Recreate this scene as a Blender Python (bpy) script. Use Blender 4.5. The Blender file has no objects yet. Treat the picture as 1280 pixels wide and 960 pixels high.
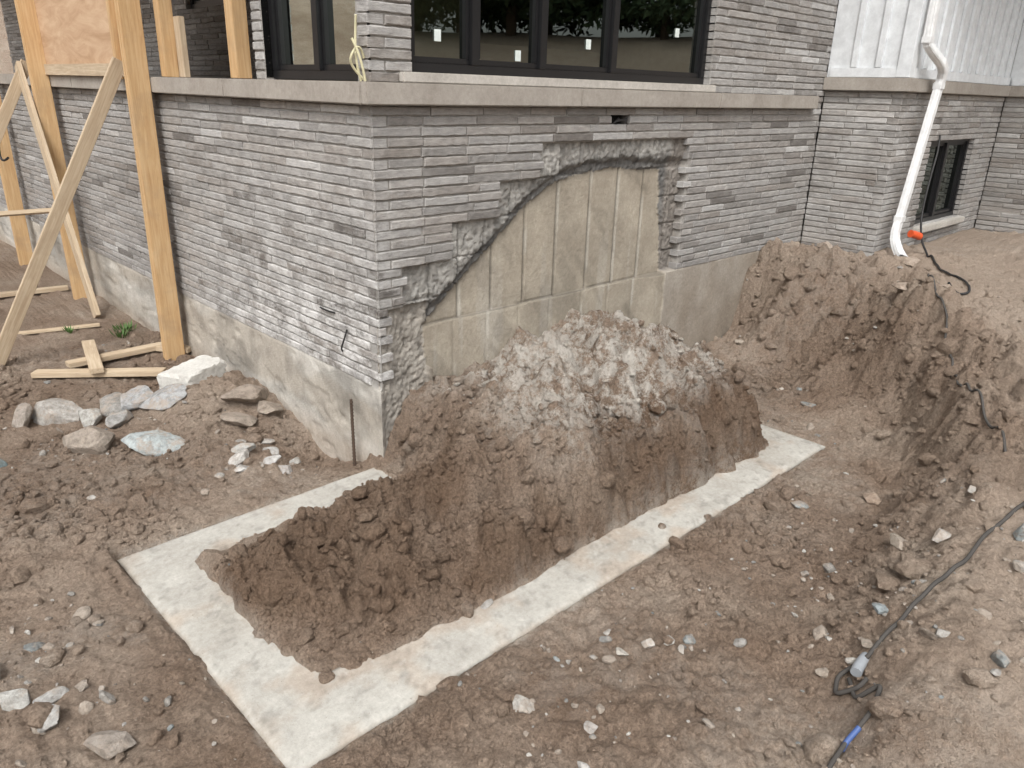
import bpy, bmesh, math, numpy as np
from mathutils import Vector, Matrix
rng=np.random.default_rng(7)
T0=rng.random((256,256)); T1=rng.random((256,256)); T2=rng.random((256,256))
col=bpy.context.scene.collection
# ------------------------------------------------------------------ noise
def vn(x,y,T=T0):
    xi=np.floor(x).astype(int); yi=np.floor(y).astype(int)
    fx=x-xi; fy=y-yi; fx=fx*fx*(3-2*fx); fy=fy*fy*(3-2*fy)
    a=T[xi&255,yi&255]; b=T[(xi+1)&255,yi&255]; c=T[xi&255,(yi+1)&255]; d=T[(xi+1)&255,(yi+1)&255]
    return (a*(1-fx)+b*fx)*(1-fy)+(c*(1-fx)+d*fx)*fy
def fbm(x,y,o=4,T=T0):
    s=0;a=.5;t=0
    for i in range(o):
        s=s+a*vn(x+i*17.3,y+i*9.7,T); t+=a; a*=.5; x=x*2.03; y=y*2.03
    return s/t
def clods(x,y):
    x,y=x+.9*(fbm(x*.9,y*.9,3,T1)-.5)+.35*(fbm(x*3,y*3,2,T2)-.5),y+.9*(fbm(x*.9+5,y*.9+5,3,T2)-.5)+.35*(fbm(x*3,y*3+7,2,T1)-.5)
    xi=np.floor(x).astype(int); yi=np.floor(y).astype(int); best=np.zeros(np.shape(x))
    for i in (-1,0,1):
        for j in (-1,0,1):
            a=(xi+i)&255; b=(yi+j)&255
            px=xi+i+T0[a,b]; py=yi+j+T1[a,b]; r=.25+.6*T2[a,b]**1.5
            th=T1[b,a]*3.14; e=.6+.4*T0[b,a]; ux=(x-px)*np.cos(th)+(y-py)*np.sin(th); uy=-(x-px)*np.sin(th)+(y-py)*np.cos(th)
            d=np.maximum(np.hypot(ux,uy/e)*.75,np.maximum(np.abs(ux),np.abs(uy/e))*.95)/r
            best=np.maximum(best,r*(np.clip(1-d*d,0,1))**.6*(.85+.15*ux/r))
    return best
def ss(a,b,x):
    t=np.clip((x-a)/(b-a),0,1); return t*t*(3-2*t)
# ------------------------------------------------------------------ mesh helpers
def mesh_arr(name,V,F,mat,attrs=None,smooth=False,parent=None):
    V=np.asarray(V,dtype=np.float32); F=np.asarray(F,dtype=np.int32); k=F.shape[1]
    me=bpy.data.meshes.new(name); me.vertices.add(len(V)); me.vertices.foreach_set('co',V.ravel())
    me.loops.add(F.size); me.loops.foreach_set('vertex_index',F.ravel())
    me.polygons.add(len(F)); me.polygons.foreach_set('loop_start',np.arange(0,F.size,k,dtype=np.int32))
    me.update(calc_edges=True)
    me.polygons.foreach_set('use_smooth',np.full(len(F),smooth))
    for n,A in (attrs or {}).items():
        at=me.color_attributes.new(name=n,type='FLOAT_COLOR',domain='POINT')
        at.data.foreach_set('color',np.hstack([A,np.ones((len(V),1))]).astype(np.float32).ravel())
    me.materials.append(mat); me.validate()
    ob=bpy.data.objects.new(name,me); col.objects.link(ob)
    if parent: ob.parent=parent
    return ob
def grid_faces(nu,nv):
    i=np.arange(nu-1)[:,None]*nv+np.arange(nv-1)[None,:]; i=i.ravel()
    return np.stack([i,i+nv,i+nv+1,i+1],1)
def empty(name,loc=(0,0,0)):
    e=bpy.data.objects.new(name,None); col.objects.link(e); e.location=loc; return e
def box(name,x0,x1,y0,y1,z0,z1,mat,parent=None,bev=.004):
    bm=bmesh.new(); bmesh.ops.create_cube(bm,size=1)
    for v in bm.verts: v.co=Vector(((v.co.x+.5)*(x1-x0)+x0,(v.co.y+.5)*(y1-y0)+y0,(v.co.z+.5)*(z1-z0)+z0))
    if bev: bmesh.ops.bevel(bm,geom=bm.edges[:],offset=bev,segments=2,affect='EDGES')
    me=bpy.data.meshes.new(name); bm.to_mesh(me); bm.free(); me.materials.append(mat)
    ob=bpy.data.objects.new(name,me); col.objects.link(ob)
    if parent: ob.parent=parent
    return ob
def beam(name,p0,p1,w,t,mat,parent=None,hint=(0,0,1)):
    p0=Vector(p0); p1=Vector(p1); d=p1-p0; L=d.length; z=d.normalized()
    h=Vector(hint); x=(h-z*h.dot(z)).normalized(); y=z.cross(x)
    bm=bmesh.new(); bmesh.ops.create_cube(bm,size=1)
    for v in bm.verts: v.co=Vector((v.co.x*w,v.co.y*t,v.co.z*L))
    bmesh.ops.bevel(bm,geom=bm.edges[:],offset=.003,segments=2,affect='EDGES')
    me=bpy.data.meshes.new(name); bm.to_mesh(me); bm.free(); me.materials.append(mat)
    ob=bpy.data.objects.new(name,me); col.objects.link(ob)
    M=Matrix((x,y,z)).transposed().to_4x4(); M.translation=(p0+p1)/2
    if parent: ob.parent=parent
    ob.matrix_basis=M
    return ob
def tube(name,pts,r,mat,parent=None,smooth=True):
    cu=bpy.data.curves.new(name,'CURVE'); cu.dimensions='3D'; cu.bevel_depth=r; cu.bevel_resolution=3; cu.use_fill_caps=True
    sp=cu.splines.new('NURBS' if smooth else 'POLY'); sp.points.add(len(pts)-1)
    for q,p in zip(sp.points,pts): q.co=(*p,1)
    if smooth: sp.order_u=3; sp.use_endpoint_u=True; sp.resolution_u=6
    cu.materials.append(mat); ob=bpy.data.objects.new(name,cu); col.objects.link(ob)
    if parent: ob.parent=parent
    return ob
# ------------------------------------------------------------------ material helpers
class NT:
    def __init__(s,name):
        s.m=bpy.data.materials.new(name); s.m.use_nodes=True; s.t=s.m.node_tree; s.n=s.t.nodes
        s.b=s.n['Principled BSDF']; s.co=s.n.new('ShaderNodeTexCoord').outputs['Object']
    def L(s,a,b): s.t.links.new(a,b)
    def noise(s,scale,detail=4,rough=.6,stretch=None,dist=0):
        n=s.n.new('ShaderNodeTexNoise'); n.inputs['Scale'].default_value=scale; n.inputs['Detail'].default_value=min(detail,5)
        n.inputs['Roughness'].default_value=rough; n.inputs['Distortion'].default_value=dist
        if stretch:
            mp=s.n.new('ShaderNodeMapping'); mp.inputs['Scale'].default_value=stretch; s.L(s.co,mp.inputs['Vector']); s.L(mp.outputs[0],n.inputs['Vector'])
        else: s.L(s.co,n.inputs['Vector'])
        return n.outputs['Fac']
    def ramp(s,fac,stops,interp='LINEAR'):
        r=s.n.new('ShaderNodeValToRGB'); r.color_ramp.interpolation=interp; e=r.color_ramp.elements
        while len(e)<len(stops): e.new(.5)
        for k,(p,c) in zip(e,stops):
            k.position=p; k.color=(c,c,c,1) if np.isscalar(c) else (*c,1)
        s.L(fac,r.inputs[0]); return r.outputs[0]
    def mix(s,fac,a,b,mode='MIX'):
        m=s.n.new('ShaderNodeMix'); m.data_type='RGBA'; m.blend_type=mode
        for sock,v in ((m.inputs[0],fac),(m.inputs[6],a),(m.inputs[7],b)):
            if hasattr(v,'links'): s.L(v,sock)
            elif np.isscalar(v): sock.default_value=v
            else: sock.default_value=(*v,1)
        return m.outputs[2]
    def math(s,op,a,b=0.):
        m=s.n.new('ShaderNodeMath'); m.operation=op
        for sock,v in ((m.inputs[0],a),(m.inputs[1],b)):
            if hasattr(v,'links'): s.L(v,sock)
            else: sock.default_value=v
        return m.outputs[0]
    def attr(s,name):
        a=s.n.new('ShaderNodeAttribute'); a.attribute_name=name; return a
    def sep(s,c):
        a=s.n.new('ShaderNodeSeparateColor'); s.L(c,a.inputs[0]); return a.outputs
    def bump(s,fac,dist,strength=1.,prev=None):
        b=s.n.new('ShaderNodeBump'); b.inputs['Distance'].default_value=dist; b.inputs['Strength'].default_value=strength
        s.L(fac,b.inputs['Height'])
        if prev: s.L(prev,b.inputs['Normal'])
        return b.outputs[0]
    def done(s,color,rough=.9,normal=None,spec=.3,metal=0):
        if hasattr(color,'links'): s.L(color,s.b.inputs['Base Color'])
        else: s.b.inputs['Base Color'].default_value=(*color,1)
        if hasattr(rough,'links'): s.L(rough,s.b.inputs['Roughness'])
        else: s.b.inputs['Roughness'].default_value=rough
        s.b.inputs['Specular IOR Level'].default_value=spec; s.b.inputs['Metallic'].default_value=metal
        if normal: s.L(normal,s.b.inputs['Normal'])
        return s.m
def soil(name,use_attr=True):
    n=NT(name)
    c=n.ramp(n.noise(2.2,5,.65),[(.3,(.355,.262,.196)),(.5,(.43,.335,.262)),(.72,(.51,.42,.34))])
    c=n.mix(n.ramp(n.noise(60,5,.8),[(.35,.0),(.65,1.)]),n.mix(1,c,(.60,.58,.56),'MULTIPLY'),n.mix(1,c,(1.16,1.15,1.13),'MULTIPLY'))
    a=n.sep(n.attr('Col').outputs['Color'])
    c=n.mix(a[1],c,n.mix(1,c,(.60,.545,.50),'MULTIPLY'))
    c=n.mix(a[2],c,n.mix(.5,c,(.60,.49,.395)))
    dn=n.math('MULTIPLY',a[0],n.ramp(n.noise(7,5,.85),[(.43,.0),(.56,1)]))
    c=n.mix(dn,c,(.66,.61,.54))
    if use_attr:
        sp=n.ramp(n.noise(190,2,.6),[(.66,0),(.72,.5)]); c=n.mix(sp,c,(.54,.48,.42))
    b=n.bump(n.noise(30,5,.8),.055,1.)
    b=n.bump(n.noise(130,4,.8),.015,1,b)
    return n.done(c,.97,b,.12)
M_soil=soil('soil'); M_clod=soil('soil_clod',False)
def stone():
    n=NT('stone'); a=n.attr('Col').outputs['Color']
    c=n.mix(n.ramp(n.noise(30,5,.7),[(.35,0),(.65,1)]),n.mix(1,a,(.6,.58,.56),'MULTIPLY'),n.mix(1,a,(1.12,1.12,1.12),'MULTIPLY'))
    c=n.mix(n.ramp(n.noise(9,5,.8),[(.48,0),(.60,.75)]),c,(.37,.31,.255))
    return n.done(c,.9,n.bump(n.noise(45,5,.75),.012,1.),.2)
M_stone=stone()
def brickm():
    n=NT('brick'); r=n.sep(n.attr('Col').outputs['Color'])
    c=n.ramp(r[0],[(0,(.155,.142,.130)),(.2,(.235,.222,.207)),(.5,(.318,.305,.290)),(.8,(.375,.363,.346)),(1,(.48,.47,.453))])
    c=n.mix(n.ramp(r[2],[(.4,0.),(1,.35)]),c,(.33,.285,.245))
    c=n.mix(n.ramp(n.noise(14,5,.7,(1,1,3.5)),[(.3,.0),(.7,1.)]),n.mix(1,c,(.70,.70,.71),'MULTIPLY'),n.mix(1,c,(1.16,1.155,1.145),'MULTIPLY'))
    c=n.mix(n.ramp(n.noise(140,2,.7),[(.62,0),(.75,.5)]),c,(.13,.12,.11))
    ef=n.math('MULTIPLY',r[1],n.ramp(n.noise(5,5,.8,(1,1,1.6)),[(.42,0),(.60,.85)]))
    c=n.mix(ef,c,(.66,.65,.63))
    b=n.bump(n.noise(38,4,.7,(1,1,2.5)),.007,.7); b=n.bump(n.noise(220,2,.7),.002,.8,b)
    return n.done(c,.9,b,.2)
M_brick=brickm()
def concr(name,use_attr=None,base=(.38,.35,.31),bumpd=.006,speck=True):
    n=NT(name); c=n.attr('Col').outputs['Color'] if use_attr else base
    c=n.mix(n.ramp(n.noise(4.5,5,.7),[(.3,0),(.7,1)]),n.mix(1,c,(.84,.82,.80),'MULTIPLY'),n.mix(1,c,(1.12,1.12,1.11),'MULTIPLY'))
    c=n.mix(n.ramp(n.noise(45,5,.8),[(.3,0),(.7,1)]),n.mix(1,c,(.82,.82,.81),'MULTIPLY'),n.mix(1,c,(1.12,1.12,1.12),'MULTIPLY'))
    if speck: c=n.mix(n.ramp(n.noise(110,2,.5),[(.68,0),(.74,.45)]),c,(.16,.14,.12))
    b=n.bump(n.noise(22,5,.75),bumpd,.8); b=n.bump(n.noise(160,3,.7),bumpd*.4,.8,b)
    return n.done(c,.93,b,.2)
M_back=concr('mortar_and_concrete',True,bumpd=.009)
M_foot=concr('footing_concrete',True,bumpd=.003)
M_cap=concr('cast_stone',None,(.35,.32,.287),.002,False)
M_sill=concr('sill_stone',None,(.48,.455,.42),.002,False)
def wood(name,c0,c1,c2):
    n=NT(name); c=n.ramp(n.noise(9,5,.7,(6,6,.35),.6),[(.3,c0),(.5,c1),(.7,c2)])
    c=n.mix(n.ramp(n.noise(2.6,5,.7),[(.5,0),(.75,.5)]),c,(.30,.22,.15))
    c=n.mix(n.ramp(n.noise(5,1,.5,(1.5,1.5,.8)),[(.75,0),(.79,.8)]),c,(.20,.10,.04))
    return n.done(c,.75,n.bump(n.noise(30,4,.6,(4,4,.3)),.0015),.3)
M_wood=wood('spruce_lumber',(.44,.265,.125),(.53,.35,.18),(.60,.43,.25))
M_wood2=wood('weathered_lumber',(.38,.285,.19),(.48,.38,.265),(.58,.485,.355))
def ply():
    n=NT('plywood'); c=n.ramp(n.noise(2.2,5,.7,(1,1,4),1.2),[(.3,(.40,.255,.15)),(.5,(.49,.33,.21)),(.7,(.57,.41,.27))])
    return n.done(c,.8,n.bump(n.noise(60,3,.6),.001),.25)
M_ply=ply()
def plain(name,c,rough=.5,metal=0,spec=.5,nb=0):
    n=NT(name); cc=n.mix(n.ramp(n.noise(12,4,.7),[(.35,0),(.65,1)]),tuple(v*.88 for v in c),tuple(min(1,v*1.07) for v in c))
    return n.done(cc,rough,n.bump(n.noise(80,3,.6),.0006,.4),spec,metal)
M_black=plain('black_aluminium',(.012,.012,.013),.35)
M_rub=plain('black_rubber',(.022,.021,.021),.6)
M_rub2=plain('dusty_rubber',(.06,.054,.048),.8)
M_blue=plain('blue_tape',(.06,.11,.28),.5)
M_orange=plain('orange_plastic',(.62,.09,.025),.4)
M_white=plain('white_siding_paint',(.68,.70,.71),.45)
M_spout=plain('white_aluminium',(.74,.745,.74),.35)
M_rust=plain('rusty_steel',(.075,.05,.035),.8)
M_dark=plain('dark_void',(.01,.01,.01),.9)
M_plate=plain('grey_plastic',(.30,.32,.34),.4)
M_cream=plain('cream_tubing',(.62,.58,.38),.5)
M_paper=plain('sticker_paper',(.72,.78,.74),.6)
M_room=plain('interior_drywall',(.50,.41,.28),.9)
M_roof=plain('roof_membrane',(.15,.15,.15),.9)
M_leaf=plain('pine_needles',(.045,.075,.03),.8)
M_bark=plain('pine_bark',(.09,.06,.04),.9)
M_plant=plain('weed_leaf',(.07,.14,.03),.7)
def glass():
    m=bpy.data.materials.new('window_glass'); m.use_nodes=True; t=m.node_tree; t.nodes.clear()
    o=t.nodes.new('ShaderNodeOutputMaterial'); mx=t.nodes.new('ShaderNodeMixShader'); tr=t.nodes.new('ShaderNodeBsdfTransparent'); gl=t.nodes.new('ShaderNodeBsdfGlossy')
    fr=t.nodes.new('ShaderNodeFresnel'); fr.inputs[0].default_value=1.8
    mt=t.nodes.new('ShaderNodeMath'); mt.operation='ADD'; mt.inputs[1].default_value=.16; mt.use_clamp=True
    tr.inputs[0].default_value=(.30,.34,.30,1); gl.inputs[0].default_value=(.60,.66,.62,1); gl.inputs['Roughness'].default_value=.01
    t.links.new(fr.outputs[0],mt.inputs[0]); t.links.new(mt.outputs[0],mx.inputs[0]); t.links.new(tr.outputs[0],mx.inputs[1]); t.links.new(gl.outputs[0],mx.inputs[2]); t.links.new(mx.outputs[0],o.inputs[0])
    return m
M_glass=glass()
# ------------------------------------------------------------------ terrain
PIT=np.array([(3.35,2.5,.74,.8),(3.3,0.,.74,.85),(3.1,-.8,.68,.85),(2.65,-1.5,.57,.75),(1.95,-1.93,.48,.7),(1.0,-2.05,.36,.65),(.2,-2.15,.32,.8),(-.4,-2.4,.24,.9),(-.9,-3.0,.12,1.),(-1.3,-9,.08,1.)])
POLY=[tuple(p[:2]) for p in PIT]+[(80,-80),(80,2.5)]
def inpoly(x,y,P):
    r=np.zeros(x.shape,bool)
    for i in range(len(P)):
        x0,y0=P[i]; x1,y1=P[(i+1)%len(P)]
        c=((y0>y)!=(y1>y))
        with np.errstate(divide='ignore',invalid='ignore'): xx=(x1-x0)*(y-y0)/(y1-y0+1e-12)+x0
        r^=c&(x<xx)
    return r
def H(x,y,parts=False):
    x=np.asarray(x,float); y=np.asarray(y,float)
    wx=x+.34*(fbm(x*1.7,y*1.7,4,T1)-.5); wy=y+.34*(fbm(x*1.7,y*1.7,4,T2)-.5)
    best=np.full(x.shape,1e9); hh=np.zeros(x.shape); ww=np.ones(x.shape)
    for i in range(len(PIT)-1):
        a=PIT[i];b=PIT[i+1]; dx,dy=b[0]-a[0],b[1]-a[1]
        t=np.clip(((wx-a[0])*dx+(wy-a[1])*dy)/(dx*dx+dy*dy),0,1)
        d=np.hypot(wx-a[0]-t*dx,wy-a[1]-t*dy); m=d<best
        best=np.where(m,d,best); hh=np.where(m,a[2]+t*(b[2]-a[2]),hh); ww=np.where(m,a[3]+t*(b[3]-a[3]),ww)
    sd=np.where(inpoly(wx,wy,POLY),best,-best)
    k=ss(0,1,sd/ww); k=.6*k+.4*ss(.15,.8,sd/ww)
    near=1-ss(9,14,np.hypot(x,y))
    n1=fbm(x*1.1,y*1.1,4)-.5; n2=fbm(x*5,y*5,4,T1)-.5; n3=fbm(x*22,y*22,4,T2)-.5
    c0=clods(x*3.2+2,y*3.2+1); c1=clods(x*6,y*6); c2=clods(x*14+5,y*14); c3=clods(x*24+5,y*24)
    rough=.35+.65*ss(.42,.6,fbm(x*1.4+9,y*1.4,3,T1))
    sdw=sd/ww; slope=np.exp(-((sdw-.5)/.4)**2)*(x>1.2); lip=np.exp(-((sdw-1.05)/.4)**2)*(x>1.6)
    h=-.022+.07*n1*near+.05*n2*rough+.03*n3*rough+.045*c1*rough*ss(.45,.6,fbm(x*2+3,y*2,2))+.034*c2*rough+.018*c3
    rise=ss(.8,2.6,sd)*ss(1.5,3.5,x)*np.clip(.74-hh,0,1)
    h=h+hh*k+rise+.22*n2*slope+.14*c1*slope+.14*c0*slope+.17*c0*lip+.11*c1*lip+.05*c2*lip
    h=h+.10*np.exp(-(((x-3.1)/.5)**2+((y+1.3)/.4)**2))+.10*np.exp(-(((x-3.3)/.4)**2+((y+.35)/.3)**2))
    h=h-.15*np.exp(-(((x+.05)/.28)**2+((y-.62)/.35)**2))
    h=h+.13*np.exp(-(((x+.35)/.40)**2+((y-1.45)/.45)**2))+.05*np.exp(-(((x+1.6)/.7)**2+((y-.2)/.5)**2))
    h=h+.05*np.exp(-(((x+2.0)/.6)**2+((y+.9)/.5)**2))
    A=np.interp(x,[-1.3,-1.1,-.75,-.35,.05,.35,.75,1.2,1.65,1.85,1.98,2.05],[.0,.03,.09,.17,.29,.42,.52,.58,.56,.40,.12,0])
    P=np.interp(y,[-1.34,-1.24,-1.12,-.92,-.65,-.35,0,.2],[0,.22,.62,.90,1.04,1.,.84,.7])
    Pl=np.interp(y,[-1.34,-1.15,-.95,-.7,-.5,-.3,-.12],[0,.6,1,1.15,.95,.35,0]); w=ss(-.1,.3,x); P=P*w+Pl*(1-w)
    wob=1+.6*(fbm(x*2.4,y*2.4,3,T2)-.5)
    md=A*P*wob; act=ss(.0,.1,md); top=ss(.42,.56,md)
    cb=clods(x*1.7+6,y*1.7+3)
    md=md+act*(1-.6*top)*(.10*cb-.03+.15*c0+.13*c1+.08*n2+.06*n3+.045*c2+.02*c3)+act*top*(.06*c1+.035*c2)
    inm=(x>-1.35)&(x<2.2)&(y>-1.4)&(y<.15)
    h=np.where(inm,h+md,h)
    out=np.minimum.reduce([x+1.40,2.23-x,y+1.52,.063-y]); inn=np.minimum.reduce([x+1.15,1.97-x,y+1.27,-.20-y])
    band=ss(-.03,.01,out+.03*(fbm(x*9,y*9,3)-.55))*(1-ss(-.04,.02,inn+.07*(fbm(x*4,y*4,3)-.5)+.04*(fbm(x*14,y*14,2)-.5)))
    spill=np.maximum(ss(-.75,-.5,y)*ss(1.5,1.9,x), ss(-.25,.0,x)*ss(-.4,-.15,y))
    spill=np.maximum(spill,ss(.62,.68,fbm(x*2.6+4,y*2.6,3,T2))*.5)
    band=band*(1-spill)
    h=np.where(band>0,np.minimum(h,h*(1-band)+(-.026+.03*n3)*band),h)
    r=np.hypot(x,y); ang=ss(-.3,.6,-y/np.maximum(r,.1))
    far=ss(11,27,r)*(5.8-2.2*ang)+ .5*(fbm(x*.15,y*.15,3)-.5)*ss(9,20,r)
    h=h*(1-ss(9,16,r)*.6)+far
    if parts: return h,sd,ww,k,md*inm,band,n1
    return h
def axis(a,b,s,lim=420):
    mid=np.arange(a,b+s/2,s); g=[];d=s;p=a
    while p>-lim: d=min(d*1.13,40); p-=d; g.append(p)
    g2=[];d=s;p=b
    while p<lim: d=min(d*1.13,40); p+=d; g2.append(p)
    return np.array(g[::-1]+list(mid)+g2)
def soilcol(X,Y,parts):
    Z,sd,ww,k,md,band,n1=parts
    crest=ss(.36,.58,md+.10*(fbm(X*6,Y*6,3,T1)-.5))*ss(.0,.7,X)
    dust=.85*crest+.6*ss(.24,.45,md)*ss(-.1,.6,X)*ss(.5,.58,fbm(X*3,Y*3,4,T1))
    dust=np.clip(dust+.2*ss(.55,.7,fbm(X*2.5,Y*2.5,4,T2))*((X<-1.5)&(Y<-.1))+band*.5+.15*ss(.5,.65,fbm(X*1.3+1,Y*1.3,4,T1)),0,1)
    damp=np.clip(ss(.02,.12,md)*(1-ss(.3,.6,md))*(.45+.7*ss(.4,.6,fbm(X*3+1,Y*3,4,T2)))+ss(.42,.6,fbm(X*.9+3,Y*.9,3,T1))*.5*(1-k)*(1-ss(-2.0,-2.6,Y)*.7)+.25*k*(1-k)*4*(X>1.5),0,1)
    sand=np.clip(k*ss(.6,1.3,sd/ww)*.9+.35*ss(.5,.65,fbm(X*.8,Y*.8,3)),0,1)*(1-damp)
    return np.stack([dust.ravel(),damp.ravel(),sand.ravel()],1)
xs=axis(-2.9,5.4,.015); ys=axis(-3.2,3.3,.015)
X,Y=np.meshgrid(xs,ys,indexing='ij'); parts=H(X,Y,True); Z=parts[0]
mesh_arr('ground',np.stack([X.ravel(),Y.ravel(),Z.ravel()],1),grid_faces(len(xs),len(ys)),M_soil,{'Col':soilcol(X,Y,parts)},True)
# ------------------------------------------------------------------ stones & clods
def ico(sub):
    bm=bmesh.new(); bmesh.ops.create_icosphere(bm,subdivisions=sub,radius=1)
    V=np.array([v.co[:] for v in bm.verts]); F=np.array([[v.index for v in f.verts] for f in bm.faces]); bm.free(); return V,F
ICO={s:ico(s) for s in (1,2,3,4)}
def rocks(name,P,S,mat,cols,sub=2,planes=9,flat=.7,soft=0,seed=1,smooth=False,aniso=.35,parent=None):
    g=np.random.default_rng(seed); V,F=ICO[sub]; n=len(P)
    N=g.normal(size=(n,planes,3)); N/=np.linalg.norm(N,axis=2,keepdims=True); N=np.concatenate([N,-N[:,:planes//2]],1)
    D=g.uniform(.55,.95,size=(n,N.shape[1]))
    dots=np.einsum('vk,npk->nvp',V,N); rad=np.where(dots>.05,D[:,None,:]/np.maximum(dots,.05),9).min(2); rad=np.minimum(rad,1.1)
    if soft: rad=rad*(1-soft)+soft*(.65+.45*g.random(rad.shape))
    W=V[None]*rad[:,:,None]
    W=W*(1+aniso*(g.random((n,1,3))*2-1)); W[:,:,2]*=flat
    a=g.random(n)*6.283; c,s=np.cos(a),np.sin(a); x=W[:,:,0]*c[:,None]-W[:,:,1]*s[:,None]; y=W[:,:,0]*s[:,None]+W[:,:,1]*c[:,None]
    b=g.normal(size=n)*.35; c,s=np.cos(b),np.sin(b); z=W[:,:,2]; x2=x*c[:,None]-z*s[:,None]; z2=x*s[:,None]+z*c[:,None]
    W=np.stack([x2,y,z2],2)*S[:,None,None]+P[:,None,:]
    FF=(F[None]+(np.arange(n)*len(V))[:,None,None]).reshape(-1,3)
    at=np.repeat(cols,len(V),axis=0)
    return mesh_arr(name,W.reshape(-1,3),FF,mat,{'Col':at},smooth,parent)
def scatter(n,x0,x1,y0,y1,wfun,seed):
    g=np.random.default_rng(seed); x=g.uniform(x0,x1,n*5); y=g.uniform(y0,y1,n*5)
    ok=~((x>-.02)&(y>-.02)) & ~((x>4.6)&(y>-.7)); w=wfun(x,y); ok&=g.random(n*5)<w
    x=x[ok][:n]; y=y[ok][:n]; return x,y,g
def wcl(x,y):
    h,sd_,w_,k_,md_,b_,_=H(x,y,True)
    return np.clip(.12+.9*ss(.5,.66,fbm(x*1.3+2,y*1.3,3,T1))+.8*(md_>.03)*(md_<.5)+.6*k_*(1-k_)*4,0,1)*(1-.95*(b_>.3))*(1-.6*(md_>.55))
x,y,g=scatter(26000,-2.9,4.6,-3.2,3.3,wcl,3); s=np.clip(.0055*np.exp(g.normal(size=len(x))*.6),.003,.03)
pp=H(x,y,True); rocks('soil_crumbs',np.stack([x,y,pp[0]+s*.3],1),s,M_clod,soilcol(x,y,pp),1,5,.85,.5,4)
x,y,g=scatter(3400,-2.9,4.6,-3.2,3.3,wcl,5); s=np.clip(.017*np.exp(g.normal(size=len(x))*.6),.009,.08)
pp=H(x,y,True); rocks('soil_clods',np.stack([x,y,pp[0]+s*.12],1),s,M_clod,soilcol(x,y,pp),2,8,.8,.3,6)
def wst(x,y):
    h,sd_,w_,k_,md_,b_,_=H(x,y,True)
    w=.03+.3*ss(.58,.7,fbm(x*1.5+7,y*1.5+2,3,T2))
    for cx,cy,r,a in ((-.5,.55,.25,1.),(-.9,1.5,.4,.6),(-1.9,-.45,.35,.9),(-.6,-2.0,.3,.8),(-.15,-1.9,.35,.6),(.6,-2.5,.45,.9),(3.9,-1.2,.4,.3),(-1.75,-1.1,.35,.8),(-.95,-2.3,.3,.8),(1.2,-2.6,.4,.7)): w=w+a*np.exp(-((x-cx)**2+(y-cy)**2)/r**2)
    return np.clip(w,0,1)*(1-.9*(b_>.3))*(1-.9*(md_>.05))
def scol(g,n):
    pal=np.array([(.36,.34,.31),(.43,.41,.38),(.28,.275,.26),(.26,.275,.27),(.39,.34,.29),(.50,.48,.44),(.35,.30,.25),(.38,.33,.275)])
    return pal[g.integers(0,len(pal),n)]*g.uniform(.75,1.12,(n,1))
x,y,g=scatter(1500,-2.9,4.6,-3.2,3.3,wst,8); s=np.clip(.0075*np.exp(g.normal(size=len(x))*.6),.004,.045)
rocks('gravel',np.stack([x,y,H(x,y)+s*.15],1),s,M_stone,scol(g,len(x)),2,8,.6,0,9)
x,y,g=scatter(100,-2.7,4.4,-3.1,3.3,wst,11); s=np.clip(.023*np.exp(g.normal(size=len(x))*.45),.015,.055)
rocks('rubble_stones',np.stack([x,y,H(x,y)+s*.05],1),s,M_stone,scol(g,len(x)),3,8,.5,0,12)
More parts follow.
